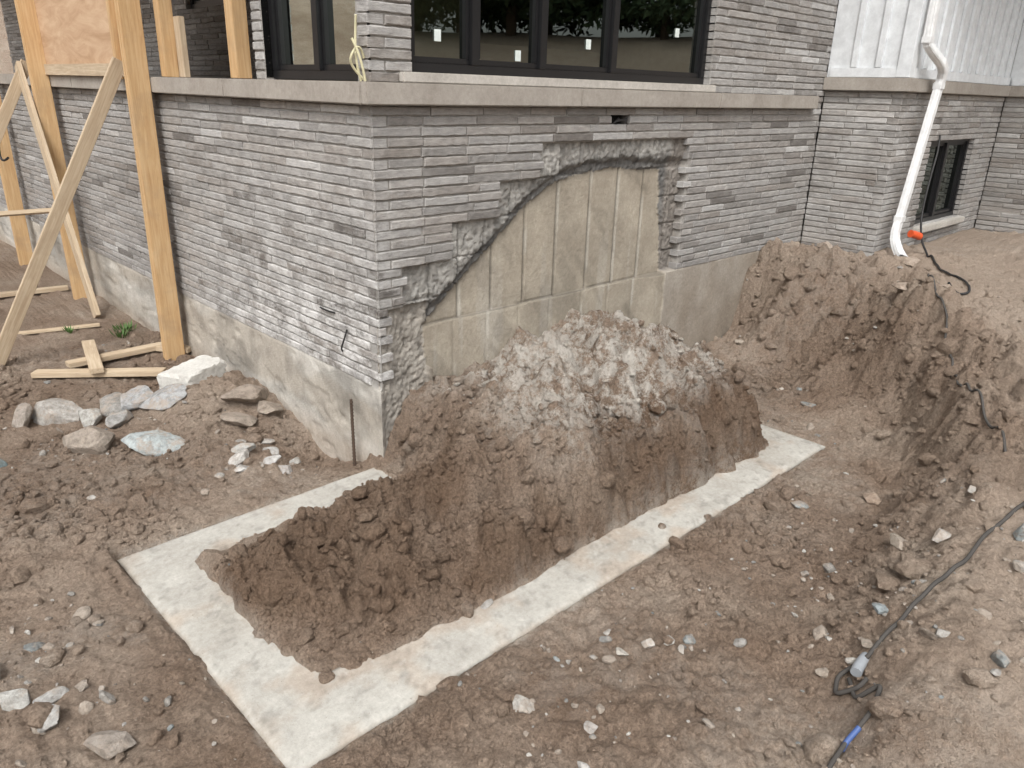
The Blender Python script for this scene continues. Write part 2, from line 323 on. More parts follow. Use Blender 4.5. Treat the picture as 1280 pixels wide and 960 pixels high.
# pale mortar chips lying on the mound
g=np.random.default_rng(31); x=g.uniform(.3,1.85,220); y=g.uniform(-1.05,-.08,220); m_=H(x,y,True)[4]>.38; x=x[m_];y=y[m_]; s=np.clip(.011*np.exp(g.normal(size=len(x))*.5),.005,.032)
rocks('mortar_chips',np.stack([x,y,H(x,y)+s*.15],1),s,M_clod,np.tile((1.,0,0),(len(x),1)),2,7,.55,0,33)
big=[(-1.15,1.98,.17,(.42,.40,.37)),(-1.0,1.76,.13,(.44,.43,.40)),(-.86,1.60,.13,(.39,.385,.37)),(-.70,1.78,.15,(.36,.365,.365)),(-.60,1.60,.16,(.38,.385,.385)),(-.80,1.85,.15,(.31,.30,.28)),
(-1.10,1.36,.17,(.33,.285,.24)),(-.86,1.08,.14,(.42,.46,.46)),(-1.32,2.0,.12,(.35,.31,.27)),(-.20,1.22,.17,(.31,.26,.215)),(-.36,1.0,.11,(.31,.265,.22)),(-.12,1.08,.11,(.30,.255,.21)),
(-1.62,1.45,.08,(.30,.38,.39)),(-.42,.52,.06,(.50,.49,.47)),(-.55,.62,.065,(.52,.50,.47)),(-.34,.66,.055,(.45,.44,.42)),(-.60,.48,.05,(.50,.49,.47)),(-.48,.72,.06,(.42,.42,.40)),(-.28,.50,.055,(.45,.44,.41)),(-.40,.38,.05,(.45,.43,.41)),(-.3,.8,.05,(.47,.45,.42)),
(-2.02,-.25,.07,(.48,.46,.43)),(-1.98,-.45,.06,(.46,.45,.43)),(-1.78,-1.05,.08,(.34,.30,.26)),(-1.9,-.85,.05,(.40,.39,.37)),(-1.86,-.72,.05,(.42,.41,.39)),(-1.95,-.65,.06,(.44,.43,.40)),(-1.72,-.85,.045,(.4,.38,.35)),
(.55,-2.50,.04,(.34,.38,.39)),(.80,-2.52,.04,(.38,.38,.37)),(1.05,-2.52,.045,(.42,.40,.37)),(1.12,-2.35,.05,(.40,.35,.29)),(1.2,-2.78,.06,(.38,.43,.44)),(.42,-2.74,.03,(.42,.40,.37)),
(-.72,-2.12,.03,(.5,.48,.45)),(-.58,-2.02,.028,(.48,.45,.42)),(-.20,-1.85,.03,(.48,.45,.40)),(-.1,-1.9,.028,(.48,.45,.41)),(-.9,-2.32,.035,(.45,.42,.39)),(-.15,-1.75,.025,(.48,.45,.41)),(-.02,-2.0,.03,(.48,.45,.41)),
(3.95,-.55,.09,(.42,.35,.29)),(4.1,-1.15,.09,(.38,.31,.25)),(3.55,-1.35,.07,(.38,.31,.25)),(3.9,-1.5,.09,(.40,.33,.27)),(1.75,-2.0,.06,(.40,.31,.24))]
B=np.array([b[:3] for b in big])
rocks('rock_pile',np.stack([B[:,0],B[:,1],H(B[:,0],B[:,1])+B[:,2]*.18],1),B[:,2],M_stone,np.array([b[3] for b in big]),4,11,.5,.0,21)
def chunk(name,loc,dim,rz,mat,c,seed):
    g=np.random.default_rng(seed); V,F=ICO[4]; A=np.array(dim)/2
    N=[];D=[]
    for i in range(3):
        for s_ in (-1,1):
            v=g.normal(size=3)*.06; v[i]+=s_; v/=np.linalg.norm(v); N.append(v); D.append(A[i])
    for _ in range(5):
        v=np.sign(g.normal(size=3))*(1/A); v/=np.linalg.norm(v); N.append(v); D.append(np.abs(v*A).sum()*g.uniform(.82,.93))
    N=np.array(N);D=np.array(D); dd=V@N.T; rad=np.where(dd>.02,D/np.maximum(dd,.02),9).min(1); W=V*rad[:,None]*(1+.008*g.normal(size=(len(V),1)))
    ca,sa=math.cos(rz),math.sin(rz); W=np.stack([W[:,0]*ca-W[:,1]*sa,W[:,0]*sa+W[:,1]*ca,W[:,2]+.12*W[:,0]],1)+np.array(loc)
    return mesh_arr(name,W,F,mat,{'Col':np.tile(c,(len(V),1))},False)
M_block=concr('block_concrete',True,bumpd=.006)
chunk('concrete_block',(-.32,1.74,float(H(-.32,1.74))+.06),(.32,.23,.14),.35,M_block,(.55,.54,.51),3)
# ------------------------------------------------------------------ footing
fx=np.arange(-1.40,2.2301,.015); fy=np.arange(-1.52,.0631,.015); FX,FY=np.meshgrid(fx,fy,indexing='ij')
ed=np.minimum.reduce([FX+1.40,2.23-FX,FY+1.52,.063-FY]); inn=np.minimum.reduce([FX+1.15,1.97-FX,FY+1.27,-.20-FY])
FZ=.004*(fbm(FX*12,FY*12,4)-.5)-.012*(1-ss(0,.02,ed-.006*fbm(FX*20,FY*20,2)))
F=grid_faces(len(fx),len(fy)); cx=(FX.ravel()[F[:,0]]+FX.ravel()[F[:,2]])/2; cy=(FY.ravel()[F[:,0]]+FY.ravel()[F[:,2]])/2
fi=np.minimum.reduce([cx+1.10,1.92-cx,cy+1.22,-.15-cy]); F=F[fi<.015]
st=ss(.5,.72,fbm(FX*1.8,FY*1.8,5,T1))[...,None]*.6
C=np.array((.42,.405,.37))*(1-st)+np.array((.36,.335,.295))*st
dr_=ss(.58,.82,fbm(FX*6+3,FY*6,5,T0)+.25*np.exp(-ed/.03)+.3*np.exp(-np.abs(inn)/.05))[...,None]*.65
C=C*(1-dr_)+np.array((.38,.315,.255))*dr_
sp=ss(.62,.74,fbm(FX*30,FY*30,3,T2))[...,None]*.2; C=C*(1-sp)
sp2=ss(.68,.76,fbm(FX*26+9,FY*26,3,T1))[...,None]*.35; C=C*(1-sp2)+np.array((.54,.52,.48))*sp2
fo=mesh_arr('concrete_footing',np.stack([FX.ravel(),FY.ravel(),FZ.ravel()],1),F,M_foot,{'Col':C.reshape(-1,3)},True)
so=fo.modifiers.new('thick','SOLIDIFY'); so.thickness=.18; so.offset=-1
# ------------------------------------------------------------------ house
house=empty('brick_house')
ZT=1.915; CH=.05
class Wall:
    def __init__(s,o,U,N): s.o=np.array(o,float); s.U=np.array(U,float); s.N=np.array(N,float)
    def P(s,u,d,z):
        u,d,z=np.broadcast_arrays(u,d,z)
        return s.o+u[...,None]*s.U-d[...,None]*s.N+z[...,None]*np.array([0,0,1.])
BV=[];BF=[];BC=[];bcount=0
def flush(name):
    global BV,BF,BC,bcount
    mesh_arr(name,np.concatenate(BV),np.concatenate(BF),M_brick,{'Col':np.concatenate(BC)},False,house)
    BV=[];BF=[];BC=[];bcount=0
gb=np.random.default_rng(5)
def one_brick(w,u0,u1,z0,z1,eff,depth=.088):
    global bcount
    n=max(2,int((u1-u0)/.035)); u=np.linspace(u0,u1,n+1)
    off=gb.normal()*.0020; tl=gb.normal()*.002; c=.004
    dz=gb.normal()*.0008; z0+=dz; z1+=dz
    Z=[np.full(n+1,z0),z0+gb.normal(size=n+1)*.0013,z0+c+gb.normal(size=n+1)*.0014,z1-c+gb.normal(size=n+1)*.0014,z1+gb.normal(size=n+1)*.0013,np.full(n+1,z1)]
    base=off+tl*(u-u0)/(u1-u0)
    Dp=[np.full(n+1,depth),base+c,base+gb.normal(size=n+1)*.0009,base+gb.normal(size=n+1)*.0009,base+c,np.full(n+1,depth)]
    U=[u.copy() for _ in range(6)]
    for q in (2,3): U[q][0]+=c; U[q][-1]-=c
    V=w.P(np.array(U),np.array(Dp),np.array(Z)).transpose(1,0,2).reshape(-1,3)
    F=[]
    for i in range(n):
        for j in range(6):
            a=i*6+j;b=i*6+(j+1)%6; F.append((a,b,b+6,a+6))
    e=n*6
    for o_ in (0,e): F+= [(o_,o_+1,o_+4,o_+5),(o_+1,o_+2,o_+3,o_+4)]
    BV.append(V); BF.append(np.array(F)+bcount); bcount+=len(V)
    r=gb.random(); r=.5+.5*(r-.5)+ (gb.random()<.13)*(-.35) + (gb.random()<.12)*.3
    t=gb.random()
    BC.append(np.stack([np.full(len(V),np.clip(r,0,1)),eff(V) if callable(eff) else np.full(len(V),eff),np.full(len(V),t)],1))
def lay(w,z_top,z_bot,ivf,eff=0.,par=0,seed=0):
    k=0; z=z_top
    while z-CH>z_bot-.012:
        zc=z-CH/2; g=np.random.default_rng(seed*1000+k)
        for (a,b,sc) in ivf(zc,(k+par)%2):
            u=a-(.0 if sc else g.uniform(0,.3)); first=True
            while u<b-.005:
                L=g.choice([.30,.36,.40,.19],p=[.4,.3,.2,.1]) if not (first and sc and k%2) else .22
                first=False
                u0=max(u,a);u1=min(u+L,b)
                if b-u1<.04: u1=b
                if u1-u0>.025: one_brick(w,u0+.0035,u1-(.0035 if u1<b else 0),z-CH+.0045,z-.0045,eff)
                u=u+L if u1<b else b
        z-=CH; k+=1
WR=Wall((0,0,0),(1,0,0),(0,-1,0)); WL=Wall((0,0,0),(0,1,0),(-1,0,0))
W3=Wall((4.65,0,0),(0,-1,0),(-1,0,0)); W4=Wall((4.65,-.66,0),(1,0,0),(0,-1,0)); W5=Wall((7.35,-.66,0),(0,-1,0),(-1,0,0)); W6=Wall((7.35,-1.5,0),(1,0,0),(0,-1,0))
WB=Wall((1.5,0,0),(0,1,0),(-1,0,0))
OPEN=[(.765,.9,.05),(.9,1.115,.17),(1.115,1.315,.50),(1.315,1.515,.85),(1.515,1.715,1.18)]
gj=np.random.default_rng(2)
def iv_r(z,p):
    s=.0 if p==0 else .094
    if z<.765: return []
    for a,b,xl in OPEN:
        if a<=z<b: return [(s,max(xl+gj.normal()*.012,s),True),(2.68+(.045 if p else -.01)+gj.normal()*.012,4.645,False)]
    if 1.80<z<1.87: return [(s,1.80,True),(1.985,4.645,False)]
    return [(s,4.645,True)]
lay(WR,ZT,.765,iv_r,lambda V:.10+.35*ss(.5,0,V[:,0])*ss(1.9,1.2,V[:,2]),0,1)
flush('right_wall_bricks')
def iv_l(z,p): return [(.0 if p else .094,13.,True)]
def effl(V): return np.clip(.95*ss(1.2,.45,V[:,2])*ss(3.2,.2,V[:,1])+.12+.35*ss(3,.5,V[:,1])*ss(1.8,1.3,V[:,2]),0,1)
lay(WL,ZT,.465,iv_l,effl,0,2)
flush('left_wall_bricks')
def iv_ru(z,p):
    s=.0 if p==0 else .094
    if 2.0<z<2.065: return [(s,.17,True),(2.90,4.645,False)]
    if z<3.4: return [(s,.25,True),(2.86,4.645,False)]
    return [(s,4.645,True)]
lay(WR,4.215,2.02,iv_ru,.2,1,3)
def iv_lu(z,p):
    s=.0 if p else .094
    if z<3.4: return [(s,.11,True),(1.02,1.13,True)]
    return [(s,1.13,True)]
lay(WL,4.215,2.02,iv_lu,.3,1,4)
lay(WR,2.015,1.915,lambda z,p:[(4.46,4.645,False)],.1,1,6)
def iv_b(z,p):
    if z>2.68 and z<3.7: return [(1.13,4.55,False),(5.55,6.9,False),(7.8,13,False)]
    return [(1.13,6.9,False),(7.8,13,False)]
lay(WB,4.0,2.02,iv_b,.05,0,7)
flush('upper_wall_bricks')
lay(W3,2.065,.665,lambda z,p:[(.0,.66 if p else .566,True)],.3,0,8)
def iv_4(z,p):
    s=0. if not p else .094
    if .90<z<1.69: return [(s,.86,True),(2.06,2.69,False)]
    return [(s,2.69,True)]
lay(W4,2.065,.465,iv_4,.2,0,9)
lay(W5,2.065,.465,lambda z,p:[(.0,.84 if p else .746,True)],.1,0,10)
lay(W6,2.065,.465,lambda z,p:[(.0 if not p else .094,4,True)],.1,0,11)
flush('bay_bricks')
def hfield(name,w,us,zs,depth,color):
    U,Zz=np.meshgrid(us,zs,indexing='ij'); D=depth(U,Zz); Cc=color(U,Zz,D)
    return mesh_arr(name,w.P(U,D,Zz).reshape(-1,3),grid_faces(len(us),len(zs)),M_back,{'Col':Cc.reshape(-1,3)},True,house)
def topn(U):
    return np.interp(U,[.30,.35,.6,.83,1.05,1.21,1.42,1.7,2.0,2.45],[.66,.78,.96,1.14,1.30,1.40,1.485,1.525,1.535,1.51])
def regions(U,Zz):
    wob=.03*(fbm(U*9,Zz*9,4)-.5)+.03*(fbm(U*3,Zz*3,2,T2)-.5)
    xr=2.45+.10*np.clip((1.51-Zz)/.77,0,1)
    tan=(U>.36+wob*2+.0)&(U<xr+wob)&(Zz<topn(U)+wob)
    op=np.zeros(U.shape,bool)
    for a,b,xl in OPEN: op|=(Zz>=a)&(Zz<b)&(U>xl)&(U<2.70)
    vent=(U>1.80)&(U<1.985)&(Zz>1.80)&(Zz<1.87)
    corner=(Zz<.9)&(U<.36)
    return tan,op,vent,corner
SEAM=(.60,.86,1.13,1.41,1.72,2.0,2.28)
def dr(U,Zz):
    tan,op,vent,corner=regions(U,Zz); n=fbm(U*11,Zz*11,5); n2=fbm(U*40,Zz*40,3,T1); n4=fbm(U*70,Zz*70,2,T2)
    d=np.full(U.shape,.010)+.003*(n2-.5)
    f=Zz<.765
    d=np.where(f,.004+.006*(fbm(U*6,Zz*6,4,T2)-.5),d)
    blk=vn(np.floor(U/.2+.15)*7.3,np.floor(Zz/.2-.6)*3.1,T2)
    pit=ss(.52,.72,n2)*.008+ss(.55,.75,n4)*.006
    rough=.036+.03*(blk-.5)+.012*(n-.5)+pit
    gx=np.abs(((U+.03+.01*(n-.5))/.20)%1-.5)*2; gz_=np.abs(((Zz-.115+.01*(n-.5))/.20)%1-.5)*2; rough=rough+.024*(gx>.95)+.014*(gz_>.95)
    above=Zz-topn(U)+.05*(n-.5); rough=rough+.030*ss(.085,.04,above)
    d=np.where(op,rough,d)
    d=np.where(corner&(Zz<.9),.016+.05*ss(.0,.3,U)+.03*(n-.5)*ss(.02,.2,U)+pit,d)
    gv=np.zeros(U.shape)
    for q in SEAM:
        gv=np.maximum(gv,np.exp(-((U-q)/.007)**2)*(Zz>.75)); gv=np.maximum(gv,np.exp(-((U-q+.04)/.007)**2)*(Zz<.75)*.5)
    gv=np.maximum(gv,.7*np.exp(-((Zz-.752-.01*(vn(U*6,U*0+3)-.5))/.006)**2))
    dt=np.where(Zz<.752,.012+.055*ss(2.50,2.25,U),.078)
    panel=vn(np.floor((U-.04)/.28)*5.1,U*0+7.7,T1)
    d=np.where(tan,dt+.008*gv+.003*(n-.5)+.005*(panel-.5)*(Zz>.75),d)
    d=np.where(vent,.08,d)
    c0=ss(0,.05,U); d=np.where(Zz<.46,d*c0,d)
    return d
def cr(U,Zz,D):
    tan,op,vent,corner=regions(U,Zz); n=fbm(U*4,Zz*4,5)[...,None]; n9=fbm(U*34,Zz*34,4,T1)[...,None]; n11=fbm(U*11,Zz*11,5)
    C=np.tile(np.array((.34,.325,.305)),U.shape+(1,))
    f=(Zz<.765)[...,None]; st=ss(.35,.65,fbm(U*2,Zz*1.2,5,T2))[...,None]
    C=np.where(f,np.array((.38,.345,.30))*(1-st)+np.array((.29,.25,.205))*st,C)
    rg=np.array((.34,.33,.31))*(.4+1.15*n9)
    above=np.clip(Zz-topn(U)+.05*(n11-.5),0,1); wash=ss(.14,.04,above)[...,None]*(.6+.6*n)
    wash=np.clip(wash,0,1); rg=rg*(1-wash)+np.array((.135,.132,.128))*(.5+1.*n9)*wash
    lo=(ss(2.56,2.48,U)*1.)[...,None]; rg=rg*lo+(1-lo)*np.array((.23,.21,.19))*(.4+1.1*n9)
    C=np.where(op[...,None],rg,C)
    C=np.where((corner)[...,None],np.array((.36,.335,.30))*(.4+1.15*n9),C)
    tn=np.array((.395,.352,.288))*(.82+.34*n)
    pn=vn(np.floor((U-.04)/.28)*3.1,np.floor(Zz/.752)*5.3+.4,T2)[...,None]; tn=tn*(.90+.16*pn)
    dr_=ss(.60,.74,fbm(U*16,Zz*1.2,3,T1))[...,None]*.45*ss(1.5,.4,Zz)[...,None]; tn=tn*(1-dr_)+np.array((.49,.465,.42))*dr_
    sm=np.zeros(U.shape); sw=np.zeros(U.shape)
    for q in SEAM:
        qq=np.where(Zz>.75,q,q-.04); sm=np.maximum(sm,np.exp(-((U-qq)/.008)**2)*np.where(Zz>.75,1,.2)*(.5+.8*vn(U*0+q*9,Zz*7))); sw=np.maximum(sw,np.exp(-((U-qq-.012)/.012)**2)*ss(.35,.6,vn(Zz*5+q*3,U*0+q)))
    sw=sw[...,None]*.5; tn=tn*(1-sw)+np.array((.56,.54,.49))*sw
    tn=tn*(1-.55*np.clip(sm,0,1)[...,None])
    wv=ss(.57,.68,fbm(U*5+Zz*4,Zz*2-U,4,T2))[...,None]; tn=tn*(1-.18*wv)
    hj=(np.exp(-((Zz-.752-.01*(vn(U*6,U*0+3)-.5))/.007)**2))[...,None]; tn=tn*(1-.5*hj)
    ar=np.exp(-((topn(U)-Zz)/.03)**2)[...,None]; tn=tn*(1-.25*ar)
    C=np.where(tan[...,None],tn,C)
    C=np.where(vent[...,None],np.array((.02,.02,.02)),C)
    return C
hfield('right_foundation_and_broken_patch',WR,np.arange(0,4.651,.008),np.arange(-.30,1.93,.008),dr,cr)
def dl(U,Zz):
    d=.010+.002*(fbm(U*40,Zz*40,3,T1)-.5)
    f=.003+.008*(fbm(U*5,Zz*5,4,T2)-.5)+.007*ss(.62,.7,fbm(U*7,Zz*12,3,T1)); d=np.where(Zz<.465,f*ss(0,.05,U),d)
    return d
def cl_(U,Zz,D):
    C=np.tile(np.array((.36,.35,.335)),U.shape+(1,)); n=ss(.38,.62,fbm(U*1.6,Zz*4,5,T2))[...,None]; n2=ss(.5,.7,fbm(U*6+3,Zz*6,4,T1))[...,None]
    lowd=ss(.12,-.05,Zz)[...,None]*.5
    f=np.array((.55,.53,.49))*(1-n)+np.array((.45,.415,.365))*n; f=f*(1-.22*n2); f=f*(1-lowd)+np.array((.40,.32,.25))*lowd
    dk=ss(.50,.60,fbm(U*2.3+5,Zz*3,5,T0))[...,None]*ss(.05,.2,Zz)[...,None]*.25; f=f*(1-dk)
    ck=np.exp(-((Zz-.22-.06*(fbm(U*3,U*0,3)-.5)*2)/.005)**2)[...,None]*.35*(vn(U*2,U*0+4)>.45)[...,None]; f=f*(1-ck)
    return np.where((Zz<.465)[...,None],f,C)
hfield('left_foundation',WL,np.concatenate([np.arange(0,4,.015),np.arange(4,13.1,.07)]),np.arange(-.5,1.93,.015),dl,cl_)
def flat(w,name,us,z0,z1,c=(.35,.335,.315)):
    hfield(name,w,np.linspace(us[0],us[1],12),np.linspace(z0,z1,12),lambda U,Z_:np.full(U.shape,.0105),lambda U,Z_,D:np.tile(np.array(c),U.shape+(1,)))
flat(WR,'mortar_upper_a',(0.02,.25),2.0,3.42); flat(WR,'mortar_upper_b',(2.86,4.65),2.0,3.42); flat(WR,'mortar_upper_c',(0.02,4.65),3.42,4.2)
flat(WR,'mortar_cap_end',(4.46,4.65),1.9,2.03)
flat(WL,'mortar_upper_d',(0.02,.11),2.0,3.42); flat(WL,'mortar_upper_e',(1.02,1.13),2.0,3.42); flat(WL,'mortar_upper_f',(0.02,1.13),3.42,4.2)
flat(WB,'mortar_porch_a',(1.0,6.9),1.9,2.68); flat(WB,'mortar_porch_b',(1.0,4.55),2.68,3.7); flat(WB,'mortar_porch_c',(5.55,6.9),2.68,3.7); flat(WB,'mortar_porch_d',(1.0,13),3.7,4.1); flat(WB,'mortar_porch_e',(7.8,13),1.9,3.7)
flat(W3,'mortar_bay_a',(0,.65),.3,2.07); flat(W4,'mortar_bay_b',(.012,.86),.3,2.07); flat(W4,'mortar_bay_c',(2.06,2.7),.3,2.07); flat(W4,'mortar_bay_d',(.86,2.06),.3,.90); flat(W4,'mortar_bay_e',(.86,2.06),1.69,2.07)
flat(W5,'mortar_bay_f',(0,.83),.3,2.07); flat(W6,'mortar_bay_g',(.012,4),.3,2.07)
box('return_pier',.012,.4,1.02,1.125,2.03,4.1,M_back,house,0)
def capseg(w,a,b,z0,z1,mat,proud=.055,depth=.10,seg=1.25,name='stone_cap'):
    u=a;i=0
    while u<b-.01:
        e=min(u+seg,b)
        P0=w.P(np.array(u+.0015),np.array(-proud),np.array(z0)); P1=w.P(np.array(e-.0015),np.array(depth),np.array(z1))
        box('%s_%d'%(name,i),min(P0[0],P1[0]),max(P0[0],P1[0]),min(P0[1],P1[1]),max(P0[1],P1[1]),z0,z1,mat,house,.005); u=e;i+=1
capseg(WR,-.055,4.46,1.917,2.018,M_cap,depth=-.003,seg=1.5,name='cap_right')
capseg(WL,.0,13,1.917,2.018,M_cap,depth=-.003,seg=1.45,name='cap_left')
box('cap_core_right',.1,4.45,-.006,.2,1.919,2.015,M_cap,house,0); box('cap_core_left',-.006,.3,-.006,13,1.919,2.0155,M_cap,house,0)
capseg(WR,.172,2.897,2.0195,2.068,M_sill,.035,.08,seg=3,name='window_sill')
capseg(W3,0.0,.72,2.068,2.17,M_cap,.05,.1,seg=3,name='bay_cap_a'); capseg(W4,.003,2.64,2.068,2.169,M_cap,.05,.1,seg=1.4,name='bay_cap_b')
capseg(W5,-.0,.89,2.068,2.17,M_cap,.05,.1,seg=3,name='bay_cap_c'); capseg(W6,.003,4,2.068,2.169,M_cap,.05,.1,seg=1.4,name='bay_cap_d')
capseg(W4,.83,2.09,.85,.905,M_sill,.06,.1,seg=3,name='basement_sill')
def window(w,name,u0,u1,z0,z1,mull,rec=.05,fr=.045):
    def bx(n,a,b,c,d,dp0,dp1,mat,bev=.003):
        P0=w.P(np.array(a),np.array(dp0),np.array(c)); P1=w.P(np.array(b),np.array(dp1),np.array(d))
        box(name+'_'+n,min(P0[0],P1[0]),max(P0[0],P1[0]),min(P0[1],P1[1]),max(P0[1],P1[1]),c,d,mat,house,bev)
    bx('frame_bottom',u0,u1,z0,z0+fr,rec,rec+.09,M_black); bx('frame_top',u0,u1,z1-fr,z1,rec,rec+.09,M_black)
    bx('frame_side_a',u0,u0+fr,z0+fr,z1-fr,rec,rec+.09,M_black); bx('frame_side_b',u1-fr,u1,z0+fr,z1-fr,rec,rec+.09,M_black)
    es=[u0+fr]
    for i,m in enumerate(mull):
        bx('mullion_%d'%i,m-.028,m+.028,z0+fr,z1-fr,rec-.004,rec+.088,M_black); es+=[m-.028,m+.028]
    es.append(u1-fr)
    for i in range(0,len(es),2):
        a,b=es[i],es[i+1]; t=.03
        bx('sash_b%d'%i,a,b,z0+fr,z0+fr+t,rec+.018,rec+.07,M_black); bx('sash_t%d'%i,a,b,z1-fr-t,z1-fr,rec+.018,rec+.07,M_black)
        bx('sash_l%d'%i,a,a+t*.8,z0+fr+t,z1-fr-t,rec+.018,rec+.07,M_black); bx('sash_r%d'%i,b-t*.8,b,z0+fr+t,z1-fr-t,rec+.018,rec+.07,M_black)
        V=w.P(np.array([a+.02,b-.02,b-.02,a+.02]),np.full(4,rec+.045),np.array([z0+fr+.01,z0+fr+.01,z1-fr-.01,z1-fr-.01]))
        mesh_arr(name+'_glass_%d'%i,V,[[0,1,2,3]],M_glass,None,False,house)
window(WR,'front_window',.252,2.858,2.069,3.415,[.70,1.21,1.84])
window(WL,'side_window',.112,1.018,2.022,3.415,[.54])
window(WB,'porch_window',4.555,5.545,2.70,3.69,[])
window(WB,'porch_door',6.91,7.79,2.02,3.69,[7.35],fr=.06)
window(W4,'basement_window',.865,2.055,.906,1.685,[1.45])
for u,z in ((.46,2.22),(1.03,2.15),(1.62,2.24),(2.52,2.36)):
    box('window_sticker',u,u+.04,.088,.0925,z,z+.055,M_paper,house,0)
def roombox(name,x0,x1,y0,y1,z0,z1,mat,skip=()):
    V=[(x0,y0,z0),(x1,y0,z0),(x1,y1,z0),(x0,y1,z0),(x0,y0,z1),(x1,y0,z1),(x1,y1,z1),(x0,y1,z1)]
    fs={'b':(0,3,2,1),'t':(4,5,6,7),'y0':(0,1,5,4),'x1':(1,2,6,5),'y1':(2,3,7,6),'x0':(3,0,4,7)}
    mesh_arr(name,V,[fs[k_] for k_ in fs if k_ not in skip],mat,None,False,house)
roombox('room',1.62,4.5,.16,4.5,2.021,3.9,M_room,('y0','x0','y1'))
roombox('room_corner',.16,1.62,.16,1.12,2.0212,3.9,M_room,('y0','x0','x1'))
roombox('room_back',1.62,4.499,4.4,4.45,2.03,3.89,M_ply,())
box('room_partition',1.60,1.63,1.12,4.5,2.03,3.9,M_room,house,0)
box('room_lumber_stack',2.2,3.9,1.9,2.6,2.03,2.35,M_ply,house)
box('porch_floor',.10,1.48,1.13,13,1.85,2.01,M_cap,house,0)
box('porch_ceiling',-.3,1.6,1.131,13,3.98,4.1,M_wood2,house,0)
box('roof',-.5,12,-.5,13,4.2,4.45,M_roof,house,.02)
box('bay_roof',4.4,12,-2.0,-.52,4.21,4.44,M_roof,house,.02)
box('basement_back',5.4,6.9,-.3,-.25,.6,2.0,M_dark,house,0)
box('house_rear',1.6,12,12.9,13,-.5,4.2,M_cap,house,0); box('house_east',11.35,11.45,-1.4,12.9,-.5,4.2,M_cap,house,0)
def siding_face(w,u0,u1,z0,z1,name,sp=.22):
    def bx(n,a,b,c,d,dp0,dp1,mat,bev=.003):
        P0=w.P(np.array(a),np.array(dp0),np.array(c)); P1=w.P(np.array(b),np.array(dp1),np.array(d))
        box(name+'_'+n,min(P0[0],P1[0]),max(P0[0],P1[0]),min(P0[1],P1[1]),max(P0[1],P1[1]),c,d,mat,house,bev)
    bx('panel',u0,u1,z0,z1,.0,.06,M_white,0); bx('skirt_board',u0+.03,u1-.03,z0,z0+.075,-.022,-.001,M_white)
    u=u0+sp;i=0
    while u<u1-.13:
        bx('batten_%d'%i,u,u+.05,z0+.076,z1,-.025,-.001,M_white); u+=sp;i+=1
siding_face(W3,.0,.655,2.172,4.2,'siding_a',.2); siding_face(W4,.064,2.69,2.172,4.2,'siding_b'); siding_face(W5,0,.835,2.172,4.2,'siding_c',.2); siding_face(W6,.064,4,2.172,4.2,'siding_d')
box('siding_corner_post_a',4.622,4.73,-.688,-.58,2.1725,4.199,M_white,house); box('siding_corner_post_b',7.322,7.43,-1.528,-1.42,2.1725,4.199,M_white,house)
# ------------------------------------------------------------------ downspout
ds=empty('downspout')
def spout(pts,w_=.085,d_=.062):
    pts=[Vector(p) for p in pts]; prof=[]
    n=28
    for i in range(n):
        a=2*math.pi*i/n; c,s_=math.cos(a),math.sin(a); e=.45
        px=math.copysign(abs(c)**e,c)*w_/2; py=math.copysign(abs(s_)**e,s_)*d_/2
        rib=1-.07*(i%2); prof.append((px*rib,py*rib))
    V=[];F=[]
    for k_,p in enumerate(pts):
        t=(pts[min(k_+1,len(pts)-1)]-pts[max(k_-1,0)]).normalized()
        x=Vector((1,0,0)); x=(x-t*x.dot(t)).normalized(); y_=t.cross(x)
        for a,b in prof: V.append(p+x*a+y_*b)
    for k_ in range(len(pts)-1):
        for i in range(n): a=k_*n+i;b=k_*n+(i+1)%n; F.append((a,b,b+n,a+n))
    return mesh_arr('pipe',[v[:] for v in V],F,M_spout,None,False,ds)
P=[(4.70,-.745,4.1),(4.70,-.745,2.46),(4.71,-.75,2.42),(4.76,-.765,2.38),(4.86,-.785,2.33),(4.94,-.80,2.29),(5.01,-.80,2.24),(5.04,-.79,2.18),(5.04,-.78,2.10),(4.80,-.77,1.05),(4.77,-.77,.95),(4.75,-.785,.90),(4.72,-.81,.86),(4.68,-.85,.82),(4.62,-.90,.79),(4.57,-.94,.775)]
sp_=spout(P); so=sp_.modifiers.new('t','SOLIDIFY'); so.thickness=.002
for i,z in enumerate((2.45,2.12,1.06)):
    q={2.45:(4.70,-.745),2.12:(5.042,-.78),1.06:(4.803,-.77)}[z]; box('joint_sleeve_%d'%i,q[0]-.046,q[0]+.046,q[1]-.035,q[1]+.035,z-.03,z+.03,M_spout,ds,.008)
# ------------------------------------------------------------------ timber bracing
tb=empty('timber_wall_bracing')
hx=(1,0,0); hy=(0,1,0)
beam('post_a1',(-.13,2.60,-.1),(-.13,2.56,3.9),.14,.038,M_wood,tb,hx); beam('post_a2',(-.13,2.641,-.1),(-.13,2.601,3.9),.14,.038,M_wood,tb,hx); beam('post_a3',(-.078,2.70,-.1),(-.078,2.66,3.9),.038,.075,M_wood,tb,hx)
beam('post_b1',(-.13,4.83,-.1),(-.13,5.08,3.9),.14,.038,M_wood,tb,hx); beam('post_b2',(-.13,4.871,-.1),(-.13,5.12,3.9),.14,.038,M_wood,tb,hx)
beam('post_c1',(-.13,6.85,-.1),(-.13,6.95,3.9),.14,.08,M_wood,tb,hx)
beam('diagonal_b',(-.23,4.10,.0),(-.23,5.20,2.1),.038,.12,M_wood2,tb,hx)
beam('brace_a',(-1.27,3.20,-.12),(-.17,2.76,2.12),.038,.095,M_wood2,tb,hy)
beam('brace_b',(-1.35,5.3,-.05),(-.16,5.17,2.12),.038,.095,M_wood2,tb,hy)
